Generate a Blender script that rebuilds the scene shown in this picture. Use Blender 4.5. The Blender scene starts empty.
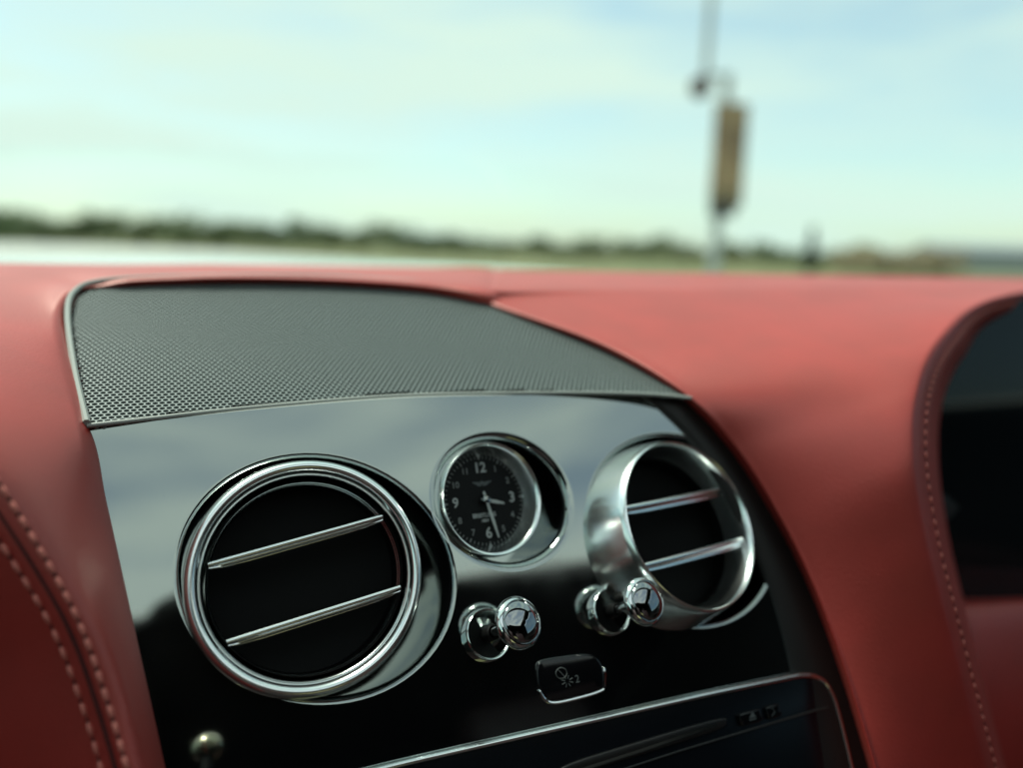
import bpy, bmesh, math, random
from mathutils import Vector, Matrix
from mathutils.geometry import delaunay_2d_cdt
random.seed(7)
R = math.radians
sc = bpy.context.scene
COL = sc.collection

# ------------------------------------------------------------------ camera frame
F = 800.0                                  # focal length in pixels of a 1024 wide picture
CAM = Vector((0, 0, 1.05))
YAW, PITCH, ROLL = R(22), R(9.65), R(1.8)
h = Vector((math.sin(YAW), math.cos(YAW), 0))
r0 = Vector((math.cos(YAW), -math.sin(YAW), 0))
fw = h * math.cos(PITCH) - Vector((0, 0, 1)) * math.sin(PITCH)
u0 = r0.cross(fw)
rt = r0 * math.cos(ROLL) + u0 * math.sin(ROLL)
up = u0 * math.cos(ROLL) - r0 * math.sin(ROLL)

def ray(px, py):
    return rt * ((px - 512) / F) + up * ((384.5 - py) / F) + fw
def at_y(px, py, y):                       # point of the view ray at distance y along the car
    d = ray(px, py); return CAM + d * (y / d.y)
def at_d(px, py, d): return CAM + ray(px, py) * d
def on_plane(px, py, p0, n):
    d = ray(px, py); return CAM + d * ((p0 - CAM).dot(n) / d.dot(n))
def ground_at(px, dist, z=0.0):            # place on the ground in that direction
    d = ray(px, 250); v = Vector((d.x, d.y, 0)).normalized() * dist
    return Vector((v.x, v.y, z))

# ------------------------------------------------------------------ materials
def mat(name, col, rough=.5, metal=0, ior=1.5, **kw):
    m = bpy.data.materials.new(name); m.use_nodes = True
    b = m.node_tree.nodes['Principled BSDF']
    b.inputs['Base Color'].default_value = (*col, 1)
    b.inputs['Roughness'].default_value = rough
    b.inputs['Metallic'].default_value = metal
    b.inputs['IOR'].default_value = ior
    for k, v in kw.items(): b.inputs[k.replace('_', ' ')].default_value = v
    return m
def nodes(m): return m.node_tree.nodes, m.node_tree.links, m.node_tree.nodes['Principled BSDF']
def add_bump(m, kind='noise', scale=200, strength=.2, dist=.001, detail=3):
    N, L, b = nodes(m)
    tc = N.new('ShaderNodeTexCoord')
    if kind == 'noise':
        t = N.new('ShaderNodeTexNoise'); t.inputs['Scale'].default_value = scale; t.inputs['Detail'].default_value = detail; out = t.outputs['Fac']
    else:
        t = N.new('ShaderNodeTexVoronoi'); t.inputs['Scale'].default_value = scale; t.feature = 'SMOOTH_F1'; out = t.outputs['Distance']
    L.new(tc.outputs['Object'], t.inputs['Vector'])
    bp = N.new('ShaderNodeBump'); bp.inputs['Strength'].default_value = strength; bp.inputs['Distance'].default_value = dist
    L.new(out, bp.inputs['Height'])
    if b.inputs['Normal'].is_linked: L.new(b.inputs['Normal'].links[0].from_socket, bp.inputs['Normal'])
    L.new(bp.outputs['Normal'], b.inputs['Normal'])
def vary_col(m, c1, c2, scale, detail=4, obj=True):
    N, L, b = nodes(m)
    tc = N.new('ShaderNodeTexCoord'); t = N.new('ShaderNodeTexNoise')
    t.inputs['Scale'].default_value = scale; t.inputs['Detail'].default_value = detail
    L.new(tc.outputs['Object'], t.inputs['Vector'])
    rp = N.new('ShaderNodeValToRGB'); rp.color_ramp.elements[0].color = (*c1, 1); rp.color_ramp.elements[1].color = (*c2, 1)
    rp.color_ramp.elements[0].position = .35; rp.color_ramp.elements[1].position = .65
    L.new(t.outputs['Fac'], rp.inputs['Fac']); L.new(rp.outputs['Color'], b.inputs['Base Color'])
def vary_rough(m, lo, hi, scale):
    N, L, b = nodes(m)
    tc = N.new('ShaderNodeTexCoord'); t = N.new('ShaderNodeTexNoise')
    t.inputs['Scale'].default_value = scale; t.inputs['Detail'].default_value = 5
    L.new(tc.outputs['Object'], t.inputs['Vector'])
    mr = N.new('ShaderNodeMapRange'); mr.inputs['From Min'].default_value = .3; mr.inputs['From Max'].default_value = .7
    mr.inputs['To Min'].default_value = lo; mr.inputs['To Max'].default_value = hi
    L.new(t.outputs['Fac'], mr.inputs['Value']); L.new(mr.outputs['Result'], b.inputs['Roughness'])

M = {}
M['leather'] = mat('red_leather', (.33, .017, .014), .5, ior=2.1, Specular_Tint=(1, .80, .74, 1))
vary_col(M['leather'], (.31, .011, .006), (.36, .013, .008), 30)
add_bump(M['leather'], 'voronoi', 900, .17, .0004)
M['seam'] = mat('dark_seam', (.04, .003, .003), .8)
M['thread'] = mat('red_thread', (.66, .19, .15), .6)
M['lacquer'] = mat('black_lacquer', (.004, .004, .005), .035, ior=4.1, Specular_Tint=(.92, 1, .96, 1))
vary_rough(M['lacquer'], .025, .075, 45)
add_bump(M['lacquer'], 'noise', 14, .05, .002, 1)
M['black'] = mat('black_plastic', (.003, .003, .003), .6, Specular_IOR_Level=.15)
M['gloss'] = mat('gloss_black_plastic', (.004, .004, .005), .08)
M['trim'] = mat('satin_black_trim', (.008, .007, .007), .42)
M['unit'] = mat('black_unit_plastic', (.004, .005, .007), .22, Specular_IOR_Level=.25)
M['bezel'] = mat('satin_bezel_metal', (.95, .97, .96), .2, 1)
M['chrome'] = mat('chrome', (.82, .84, .83), .09, 1)
vary_rough(M['chrome'], .06, .13, 60)
M['satin_chrome'] = mat('satin_chrome', (.72, .75, .73), .2, 1)
M['dark_chrome'] = mat('dark_chrome', (.30, .31, .31), .12, 1)
M['smoked'] = mat('smoked_chrome', (.34, .35, .36), .03, 1)
M['grille'] = mat('grey_painted_metal', (.145, .168, .162), .45, ior=1.7)
M['rim'] = mat('pale_grey_rim', (.30, .31, .29), .4)
M['dial'] = mat('black_dial', (.003, .003, .003), .5, Specular_IOR_Level=.2)
M['white'] = mat('white_print', (.50, .52, .50), .5)
M['dim'] = mat('dim_print', (.22, .23, .22), .5)
M['grey_print'] = mat('grey_print', (.10, .11, .11), .5)
M['glass_dark'] = mat('dark_display_glass', (.004, .006, .008), .05)
M['cabin'] = mat('charcoal_trim', (.012, .012, .013), .75)
M['seat'] = mat('dark_seat_leather', (.02, .008, .008), .6)
M['paint'] = mat('white_car_paint', (.72, .76, .74), .25, ior=1.5, Coat_Weight=1.0)
M['concrete'] = mat('pale_concrete', (.42, .42, .39), .9)
vary_col(M['concrete'], (.38, .38, .35), (.48, .48, .45), .4)
M['grass'] = mat('dry_grass', (.12, .13, .05), 1)
vary_col(M['grass'], (.09, .11, .035), (.17, .16, .07), .15)
M['leaf'] = mat('tree_leaves', (.08, .11, .04), .8)
vary_col(M['leaf'], (.06, .10, .045), (.15, .17, .08), .12)
def translucent(m, k):
    N, L, b = nodes(m); t = N.new('ShaderNodeBsdfTranslucent'); mxs = N.new('ShaderNodeMixShader'); mxs.inputs['Fac'].default_value = k
    src = b.inputs['Base Color']
    if src.is_linked: L.new(src.links[0].from_socket, t.inputs['Color'])
    L.new(b.outputs[0], mxs.inputs[1]); L.new(t.outputs[0], mxs.inputs[2]); L.new(mxs.outputs[0], N['Material Output'].inputs['Surface'])
translucent(M['leaf'], .45)
M['leaf_dark'] = mat('dark_leaves', (.03, .05, .03), .8)
M['leaf_dry'] = mat('dry_leaves', (.20, .16, .09), .9)
M['bark'] = mat('bark', (.10, .08, .06), .9)
M['galv'] = mat('galvanised_steel', (.36, .38, .37), .5, .6)
M['sign'] = mat('tan_sign', (.24, .17, .09), .7)
vary_col(M['sign'], (.10, .075, .05), (.34, .25, .14), 1.6)
M['lampglass'] = mat('dark_lamp', (.03, .03, .03), .3)
M['wall'] = mat('grey_wall', (.34, .36, .38), .9)
M['roofing'] = mat('grey_roofing', (.20, .22, .25), .8)

def glass_mat(name, tint):
    m = bpy.data.materials.new(name); m.use_nodes = True
    N, L = m.node_tree.nodes, m.node_tree.links
    N.remove(N['Principled BSDF'])
    t = N.new('ShaderNodeBsdfTransparent'); t.inputs['Color'].default_value = (*tint, 1)
    g = N.new('ShaderNodeBsdfGlossy'); g.inputs['Roughness'].default_value = .02
    mx = N.new('ShaderNodeMixShader'); mx.inputs['Fac'].default_value = .03
    L.new(t.outputs[0], mx.inputs[1]); L.new(g.outputs[0], mx.inputs[2])
    L.new(mx.outputs[0], N['Material Output'].inputs['Surface'])
    return m
M['glass'] = glass_mat('green_tinted_glass', (.86, .97, .92))
M['side_clear'] = glass_mat('clear_side_glass', (.80, .88, .86))  # unseen left window, kept nearly clear to light the cabin
M['tinted'] = glass_mat('dimming_side_glass', (.52, .60, .66))  # unseen right window, tint added to dim its reflections

# ------------------------------------------------------------------ object helpers
def thing(name, label, cat, loc=(0, 0, 0), group=None):
    o = bpy.data.objects.new(name, None); COL.objects.link(o); o.location = loc; o.empty_display_size = .1
    o['label'] = label; o['category'] = cat
    if group: o['group'] = group
    return o
def root_loc(o):
    while o.parent: o = o.parent
    return o.location.copy()
def obj(name, v, f, m, parent=None, smooth=True, label=None, kind=None, cat=None, group=None, auto=40):
    me = bpy.data.meshes.new(name)
    off = root_loc(parent) if parent else Vector((0, 0, 0))
    me.from_pydata([Vector(p) - off for p in v], [], f); me.validate(); 
    bm = bmesh.new(); bm.from_mesh(me); bmesh.ops.recalc_face_normals(bm, faces=bm.faces); bm.to_mesh(me); bm.free()
    if smooth:
        me.polygons.foreach_set('use_smooth', [True] * len(me.polygons))
        if auto: me.set_sharp_from_angle(angle=R(auto))
    for mm in (m if isinstance(m, (list, tuple)) else [m]): me.materials.append(mm)
    o = bpy.data.objects.new(name, me); COL.objects.link(o); o.parent = parent
    if label: o['label'] = label
    if kind: o['kind'] = kind
    if cat: o['category'] = cat
    if group: o['group'] = group
    return o
class MB:
    def __init__(s): s.v = []; s.f = []
    def add(s, v, f):
        n = len(s.v); s.v += [Vector(p) for p in v]; s.f += [tuple(i + n for i in q) for q in f]; return s
    def obj(s, name, m, parent=None, **k): return obj(name, s.v, s.f, m, parent, **k)

def frame(axis, upref):
    a = Vector(axis).normalized(); uu = Vector(upref); uu = (uu - a * uu.dot(a)).normalized()
    return a, uu, uu.cross(a)             # axis, up, right (looking at the face)
def lathe(o, fr, prof, seg=96, close=False, cap0=False, cap1=False, ridges=0, amp=0):
    a, uu, rr = fr; v = []; f = []
    for (r_, z_) in prof:
        for k in range(seg):
            t = 2 * math.pi * k / seg
            v.append(o + a * z_ + (uu * math.cos(t) + rr * math.sin(t)) * r_)
    n = len(prof)
    for i in range(n - 1 + (1 if close else 0)):
        i2 = (i + 1) % n
        for k in range(seg):
            k2 = (k + 1) % seg
            f.append((i * seg + k, i * seg + k2, i2 * seg + k2, i2 * seg + k))
    if cap0: f.append(tuple(range(seg)))
    if cap1: f.append(tuple(range((n - 1) * seg, n * seg)))
    return v, f
def tube(pts, rad, seg=8, closed=False, flat=1.0, nref=None):
    pts = [Vector(p) for p in pts]; n = len(pts); v = []; f = []
    prev = None
    for i, p in enumerate(pts):
        a = pts[(i + 1) % n] if (closed or i < n - 1) else p
        b = pts[i - 1] if (closed or i > 0) else p
        t = (a - b).normalized()
        ref = nref if nref else (prev if prev else Vector((0, 0, 1)) if abs(t.z) < .9 else Vector((1, 0, 0)))
        x = (ref - t * ref.dot(t)).normalized(); y = t.cross(x); prev = x
        rr = rad[i] if isinstance(rad, (list, tuple)) else rad
        for k in range(seg):
            th = 2 * math.pi * k / seg
            v.append(p + x * math.cos(th) * rr * flat + y * math.sin(th) * rr)
    m = n if closed else n - 1
    for i in range(m):
        i2 = (i + 1) % n
        for k in range(seg):
            k2 = (k + 1) % seg; f.append((i * seg + k, i * seg + k2, i2 * seg + k2, i2 * seg + k))
    if not closed:
        f.append(tuple(range(seg))); f.append(tuple(range((n - 1) * seg, n * seg)))
    return v, f
def box(c, sx, sy, sz, ex=Vector((1, 0, 0)), ey=Vector((0, 1, 0)), ez=Vector((0, 0, 1)), bev=0, seg=3):
    bm = bmesh.new(); bmesh.ops.create_cube(bm, size=1)
    for q in bm.verts: q.co = Vector((q.co.x * sx, q.co.y * sy, q.co.z * sz))
    if bev: bmesh.ops.bevel(bm, geom=list(bm.edges), offset=bev, segments=seg, affect='EDGES', profile=.5)
    v = [c + ex * q.co.x + ey * q.co.y + ez * q.co.z for q in bm.verts]
    bm.verts.index_update(); f = [tuple(q.index for q in p.verts) for p in bm.faces]; bm.free()
    return v, f
def cr(p, n=8, closed=False):             # Catmull-Rom through a list of tuples or vectors
    p = [Vector(q) for q in p]; out = []; N = len(p)
    for i in range(N if closed else N - 1):
        g = (lambda j: p[j % N]) if closed else (lambda j: p[max(0, min(N - 1, j))])
        a, b, c, d = g(i - 1), g(i), g(i + 1), g(i + 2)
        for k in range(n):
            t = k / n
            out.append(.5 * ((2 * b) + (c - a) * t + (2 * a - 5 * b + 4 * c - d) * t * t + (3 * b - a - 3 * c + d) * t ** 3))
    if not closed: out.append(p[-1])
    return out
def patch(net, n=8):                      # smooth sheet through a net of points
    rows = [cr(r_, n) for r_ in net]
    cols = [cr([rows[i][j] for i in range(len(rows))], n) for j in range(len(rows[0]))]
    nj, ni = len(cols), len(cols[0])
    v = [cols[j][i] for j in range(nj) for i in range(ni)]
    f = [(j * ni + i, j * ni + i + 1, (j + 1) * ni + i + 1, (j + 1) * ni + i) for j in range(nj - 1) for i in range(ni - 1)]
    return v, f
def inside(p, poly):
    x, y = p[0], p[1]; c = False; n = len(poly)
    for i in range(n):
        x1, y1 = poly[i][0], poly[i][1]; x2, y2 = poly[i - 1][0], poly[i - 1][1]
        if (y1 > y) != (y2 > y) and x < (x2 - x1) * (y - y1) / (y2 - y1) + x1: c = not c
    return c
def fill(outline, holes, step):           # triangulated region with an inner grid, 2D
    V = []; E = []
    for lp in [outline] + holes:
        n = len(V); V += [Vector((p[0], p[1])) for p in lp]; E += [(n + i, n + (i + 1) % len(lp)) for i in range(len(lp))]
    xs = [p[0] for p in outline]; ys = [p[1] for p in outline]
    y = min(ys)
    while y < max(ys):
        x = min(xs)
        while x < max(xs):
            q = (x, y)
            if inside(q, outline) and not any(inside(q, hh) for hh in holes): V.append(Vector(q))
            x += step
        y += step
    vv, _, ff, *_ = delaunay_2d_cdt(V, E, [], 0, 1e-7)
    out = []
    for t in ff:
        c = sum((vv[i] for i in t), Vector((0, 0))) / len(t)
        if inside(c, outline) and not any(inside(c, hh) for hh in holes): out.append(tuple(t))
    return vv, out
def text_mesh(body, o, ex, ey, size, thick, mb, bold=0):
    cu = bpy.data.curves.new('t', 'FONT'); cu.body = body; cu.size = size; cu.align_x = 'CENTER'; cu.align_y = 'CENTER'; cu.offset = bold; cu.resolution_u = 3
    ob = bpy.data.objects.new('t', cu); COL.objects.link(ob)
    dg = bpy.context.evaluated_depsgraph_get(); me = bpy.data.meshes.new_from_object(ob.evaluated_get(dg))
    mb.add([o + ex * q.co.x + ey * q.co.y + ex.cross(ey) * thick for q in me.vertices], [tuple(p.vertices) for p in me.polygons])
    bpy.data.objects.remove(ob); bpy.data.curves.remove(cu); bpy.data.meshes.remove(me)

# ------------------------------------------------------------------ dashboard planes
TAU = R(28)
V0 = at_d(308, 578, .302)                  # middle of the large vent on the fascia
ES = Vector((1, 0, 0)); ET = Vector((0, math.sin(TAU), math.cos(TAU))); EN = Vector((0, -math.cos(TAU), math.sin(TAU)))
def st(px, py):
    p = on_plane(px, py, V0, EN) - V0; return (p.dot(ES), p.dot(ET))
def pan(s, t, hh=0.0):                     # a point of the gently crowned fascia
    return V0 + ES * s + ET * t + EN * (hh - .22 * (t - .01) ** 2 - .05 * (s - .07) ** 2)
def panel_at(px, py, hh=0.0): return pan(*st(px, py), hh)
G0 = on_plane(87, 427, V0, EN); GA = R(19)
GX = (on_plane(560, 394, V0, EN) - G0).normalized(); GT = Vector((0, math.cos(GA), math.sin(GA))); GT = (GT - GX * GT.dot(GX)).normalized(); GN = GX.cross(GT)
def gxy(px, py):
    p = on_plane(px, py, G0, GN) - G0; return (p.dot(GX), p.dot(GT))
def gri(a, b, hh=0.0): return G0 + GX * a + GT * b + GN * hh
def Y(px, py, kind, dy):                   # control point given as pixel + offset from a plane, or a distance
    if kind == 'P': return at_y(px, py, on_plane(px, py, V0, EN).y + dy)
    if kind == 'G': return at_y(px, py, on_plane(px, py, G0, GN).y + dy)
    return at_y(px, py, dy)

dash = thing('dashboard', 'red leather car dashboard with black lacquer fascia, round chrome vents and a clock', 'dashboard', V0 + Vector((0, .1, -.12)))

# ---- fascia with real openings
def ell_px(c, a, b, ang, n=72):
    ca, sa = math.cos(R(ang)), math.sin(R(ang))
    return [(c[0] + a * math.cos(t) * ca - b * math.sin(t) * sa, c[1] + a * math.cos(t) * sa + b * math.sin(t) * ca) for t in [2 * math.pi * k / n for k in range(n)]]
def hole_loops(pxs):
    return [st(*p) for p in pxs]
holes_px = {'big': ell_px((316, 579), 137, 120, 12), 'clock': ell_px((503, 501), 66, 58, 36), 'small': ell_px((683, 531), 101, 84, 48)}
top_px = cr([(80, 429), (150, 421), (250, 410), (400, 398), (550, 395), (640, 396), (696, 400)], 8)
pan_out = [(p[0], p[1]) for p in top_px] + [(p[0], p[1]) for p in cr([(698, 402), (725, 425), (775, 480), (815, 545), (855, 640), (885, 740), (905, 830)], 5)] + [(700, 900), (400, 900), (180, 900), (120, 800), (100, 690), (85, 560)]
LIPS = {'big': .0022, 'clock': .0040, 'small': .0022}
def offset_loop(lp, d):                    # outward
    n = len(lp); c = (sum(p[0] for p in lp) / n, sum(p[1] for p in lp) / n); out = []
    for i in range(n):
        a, b = lp[i - 1], lp[(i + 1) % n]; tx, ty = b[0] - a[0], b[1] - a[1]; L_ = math.hypot(tx, ty); nx, ny = ty / L_, -tx / L_
        if nx * (lp[i][0] - c[0]) + ny * (lp[i][1] - c[1]) < 0: nx, ny = -nx, -ny
        out.append((lp[i][0] + nx * d, lp[i][1] + ny * d))
    return out
hole_st = {k: hole_loops(v) for k, v in holes_px.items()}
outer = {k: offset_loop(v, LIPS[k] + .0005) for k, v in hole_st.items()}
vv, ff = fill([st(*p) for p in pan_out], list(outer.values()), .006)
fm = MB(); fm.add([pan(p.x, p.y) for p in vv], ff)
for k, lp in hole_st.items():
    LIP = LIPS[k]; loops = [[pan(*p) for p in outer[k]]]
    for j in range(7):
        a = j / 6 * math.pi / 2
        loops.append([pan(p[0], p[1], -LIP * (1 - math.cos(a))) for p in offset_loop(lp, LIP * (1 - math.sin(a)))])
    loops.append([pan(p[0], p[1], -.030) for p in lp])
    n = len(lp); v = [q for l_ in loops for q in l_]
    fm.add(v, [(j * n + i, j * n + (i + 1) % n, (j + 1) * n + (i + 1) % n, (j + 1) * n + i) for j in range(len(loops) - 1) for i in range(n)])
    # floor of the opening
    fm.add([pan(p[0], p[1], -.030) for p in lp], [tuple(range(n))])
fascia = fm.obj('fascia_panel', M['lacquer'], dash, label='gloss black lacquered centre panel reflecting the sky', auto=30)
me = fascia.data; bm = bmesh.new(); bm.from_mesh(me); bmesh.ops.remove_doubles(bm, verts=bm.verts, dist=1e-5); bmesh.ops.recalc_face_normals(bm, faces=bm.faces); bm.to_mesh(me); bm.free()
me.polygons.foreach_set('use_smooth', [True] * len(me.polygons)); me.set_sharp_from_angle(angle=R(40))

# satin black strip by the right leather, standing in for a dark reflection
strip_in = [(640, 394), (664, 412), (698, 448), (735, 505), (764, 566), (788, 640), (806, 720), (820, 800)]
strip_out = [(700, 398), (745, 445), (790, 515), (825, 585), (850, 640), (868, 700), (885, 768), (898, 830)]
a_ = [panel_at(*p, .0012) for p in cr(strip_in, 6)]; b_ = [panel_at(*p, .0035) for p in cr(strip_out, 6)]; a2 = [panel_at(p[0] - 2, p[1] + 1, -.001) for p in cr(strip_in, 6)]
sv, sf = patch([a2, [x.lerp(y, .03) for x, y in zip(a_, b_)], [x.lerp(y, .4) + EN * .0006 for x, y in zip(a_, b_)], b_], 3)
obj('dark_edge_strip', sv, sf, M['trim'], dash, label='satin black strip beside the right leather, in place of a dark reflection')

# ---- speaker grille: every perforation modelled
g_out_px = cr([(72, 318), (80, 296), (110, 288), (180, 284), (300, 283), (400, 288), (470, 298), (540, 318), (600, 343), (650, 370), (690, 397)], 6) + \
           cr([(690, 398), (600, 393), (500, 392), (400, 395), (250, 407), (150, 418), (89, 425), (80, 380), (72, 322)], 6)
g_out = [gxy(p[0], p[1]) for p in g_out_px]
def grille():
    sp = .0025; rh = .00096; th = .0015; n = 12
    xs = [p[0] for p in g_out]; ys = [p[1] for p in g_out]
    V = []; Fc = []
    row = 0; y = min(ys)
    shape = []
    for k in range(n):
        t = math.pi / 6 + 2 * math.pi * k / n
        hexr = (sp / 2) / math.cos(((t + math.pi / 6) % (math.pi / 3)) - math.pi / 6)
        shape.append((math.cos(t), math.sin(t), hexr))
    # flat sides face +-x so that neighbours in a row touch
    shape = []
    for k in range(n):
        t = 2 * math.pi * k / n
        d = ((t + math.pi / 6) % (math.pi / 3)) - math.pi / 6
        shape.append((math.cos(t), math.sin(t), (sp / 2) / math.cos(d)))
    while y < max(ys) + sp:
        x = min(xs) + (sp / 2 if row % 2 else 0)
        while x < max(xs) + sp:
            if inside((x, y), g_out) and inside((x, y - .0013), g_out):
                b = len(V)
                for (c, s, hr) in shape: V.append((x + c * hr, y + s * hr, 0))
                for (c, s, hr) in shape: V.append((x + c * (rh + .00012), y + s * (rh + .00012), 0))
                for (c, s, hr) in shape: V.append((x + c * rh, y + s * rh, -.00015))
                for (c, s, hr) in shape: V.append((x + c * rh, y + s * rh, -th))
                for k in range(n):
                    k2 = (k + 1) % n
                    for j in range(3): Fc.append((b + j * n + k, b + j * n + k2, b + (j + 1) * n + k2, b + (j + 1) * n + k))
            x += sp
        y += sp * .8660254; row += 1
    return [gri(*q) for q in V], Fc
gv, gf = grille()
me = bpy.data.meshes.new('speaker_grille'); off = root_loc(dash)
me.from_pydata([q - off for q in gv], [], gf); me.materials.append(M['grille'])
gr = bpy.data.objects.new('speaker_grille', me); COL.objects.link(gr); gr.parent = dash; gr['label'] = 'grey perforated speaker grille on top of the dashboard'
rim_px = cr([(450, 289), (425, 286.5), (400, 284), (300, 279), (180, 280), (105, 284), (76, 294), (68, 318), (75, 375), (87, 427)], 8)
rv, rf = tube([gri(*gxy(p[0], p[1]), .0016) for p in rim_px], .0014, 8)
fr_px = cr([(87, 427), (150, 420), (250, 409), (400, 397), (550, 394), (640, 395), (692, 399)], 8)
mb = MB(); mb.add(rv, rf)
mb.add(*tube([gri(*gxy(p[0], p[1]), .0003) for p in fr_px], .0009, 8))
mb.obj('grille_rim', M['rim'], gr)
tp = [(p[0], p[1] ) for p in top_px]
ja = [panel_at(*p) for p in tp]; jb = [gri(*gxy(p[0], p[1] - 2), -.0004) for p in tp]
obj('joint_strip', ja + jb, [(i, i + 1, len(tp) + i + 1, len(tp) + i) for i in range(len(tp) - 1)], M['rim'], gr)
# dark speaker well under the grille
gc = (sum(p[0] for p in g_out) / len(g_out), sum(p[1] for p in g_out) / len(g_out)); wl = [(gc[0] + (p[0] - gc[0]) * 1.04, gc[1] + (p[1] - gc[1]) * .98 + .005) for p in g_out]
well = [gri(p[0], p[1], -.0013) for p in wl]; well2 = [gri(p[0], p[1], -.008) for p in wl]; n = len(well)
obj('speaker_well', well + well2, [(i, (i + 1) % n, n + (i + 1) % n, n + i) for i in range(n)] + [tuple(range(n, 2 * n))], M['black'], gr, smooth=False)

# ------------------------------------------------------------------ leather
FAR = .60
LW = [
 # tuck, crest, mid, ridge, stitch row, seam, stitch row, far left
 [(70, 300, 'A', .66), (40, 275, 'A', .66), (0, 272, 'A', .66), (-60, 271, 'A', .66), (-110, 270, 'A', .66), (-140, 270, 'A', .66), (-180, 270, 'A', .66), (-300, 270, 'A', .66)],
 [(72, 285, 'A', .58), (44, 264, 'A', .58), (5, 261, 'A', .58), (-50, 260, 'A', .57), (-100, 259, 'A', .56), (-130, 259, 'A', .56), (-170, 259, 'A', .55), (-300, 259, 'A', .54)],
 [(76, 306, 'G', .012), (57, 292, 'G', -.035), (18, 286, 'A', .43), (-45, 283, 'A', .42), (-95, 282, 'A', .41), (-120, 282, 'A', .41), (-160, 282, 'A', .41), (-300, 285, 'A', .40)],
 [(74, 345, 'G', .010), (59, 346, 'G', -.014), (25, 338, 'A', .365), (-40, 333, 'A', .345), (-90, 332, 'A', .335), (-105, 332, 'A', .335), (-135, 333, 'A', .33), (-260, 340, 'A', .32)],
 [(97, 425, 'P', .012), (80, 427, 'P', -.006), (48, 420, 'P', -.024), (-10, 412, 'P', -.042), (-50, 412, 'P', -.047), (-65, 413, 'P', -.047), (-85, 416, 'P', -.046), (-200, 430, 'P', -.035)],
 [(115, 503, 'P', .012), (100, 506, 'P', -.007), (74, 501, 'P', -.024), (36, 494, 'P', -.037), (3, 490, 'P', -.041), (-14, 492, 'P', -.040), (-36, 497, 'P', -.038), (-140, 520, 'P', -.018)],
 [(138, 608, 'P', .012), (125, 611, 'P', -.006), (109, 610, 'P', -.019), (88, 604, 'P', -.029), (72, 608, 'P', -.031), (61, 612, 'P', -.029), (41, 619, 'P', -.025), (-60, 650, 'P', -.002)],
 [(158, 698, 'P', .012), (145, 701, 'P', -.006), (135, 702, 'P', -.016), (123, 698, 'P', -.024), (107, 701, 'P', -.025), (97, 704, 'P', -.023), (78, 710, 'P', -.018), (-15, 745, 'P', .004)],
 [(180, 800, 'P', .012), (167, 803, 'P', -.006), (158, 803, 'P', -.015), (148, 800, 'P', -.021), (136, 803, 'P', -.022), (126, 806, 'P', -.019), (108, 812, 'P', -.014), (30, 850, 'P', .008)],
 [(205, 910, 'P', .012), (192, 913, 'P', -.006), (184, 913, 'P', -.013), (176, 912, 'P', -.018), (165, 915, 'P', -.018), (154, 918, 'P', -.016), (138, 925, 'P', -.011), (70, 960, 'P', .010)],
]
CORNER = [
 [(90, 292, 'G', .02), (84, 287, 'G', -.003), (74, 279, 'A', .515), (60, 268.5, 'A', .54), (48, 265.5, 'A', .57), (40, 264, 'A', .60), (30, 263.2, 'A', .635), (10, 276, 'A', .68)],
 [(77, 303, 'G', .015), (65, 293, 'G', -.006), (48, 280, 'A', .485), (15, 268, 'A', .525), (-20, 263, 'A', .56), (-40, 262, 'A', .585), (-80, 261.5, 'A', .62), (-200, 275, 'A', .68)],
 [(70, 319, 'G', .012), (56, 312, 'G', -.009), (30, 300, 'A', .435), (-40, 286, 'A', .45), (-100, 276, 'A', .47), (-130, 271, 'A', .49), (-170, 266, 'A', .51), (-330, 262, 'A', .54)],
]
band = []
for x, lo, ty in zip([110, 150, 250, 350, 430, 490], [288, 286, 284, 287, 294, 305], [263.3, 263.7, 265, 266.5, 268, 269.5]):
    band.append([(x + 2, lo + 6, 'G', .02), (x, lo - 1.5, 'G', -.003), (x, (ty + lo) / 2 + 1, 'G', -.010), (x, ty + 5.5, 'A', .54), (x, ty + 3, 'A', .565), (x, ty + 1.4, 'A', .60), (x, ty + .3, 'A', .635), (x, ty + 13, 'A', .68)])
band.append([(c[0] + 26 + i * 1.5, c[1] + (10 if i < 7 else 0), c[2], c[3] + .035) for i, c in enumerate(band[-1])])
LW = band[::-1] + CORNER + LW[3:]
K0 = (len(band) + 2) * 10
lw_net = [[Y(*c) for c in r_] for r_ in LW]
lw_s = MB(); lw_s.add(*patch(lw_net, 10))
NR = len(lw_net) * 10 - 9; NC = 71; c0 = len(band) * 10      # samples along the edge, samples across
def wgt(i, j):
    a_ = max(0, min(1, (j - 11) / 12)); b_ = max(0, min(1, (i - c0 + 26) / 16)) * max(0, min(1, (c0 + 62 - i) / 20))
    return a_ * b_
W = [(j * NR + i, wgt(i, j)) for j in range(1, NC - 1) for i in range(1, NR - 1) if wgt(i, j) > 0]
for _ in range(90):
    new = [(k, lw_s.v[k].lerp((lw_s.v[k - 1] + lw_s.v[k + 1] + lw_s.v[k - NR] + lw_s.v[k + NR]) / 4, .9 * w_)) for k, w_ in W]
    for k, p in new: lw_s.v[k] = p
left_leather = lw_s.obj('leather_pad', M['leather'], dash, label='red leather wing left of the speaker grille, rolled on behind it', auto=0)

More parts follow.
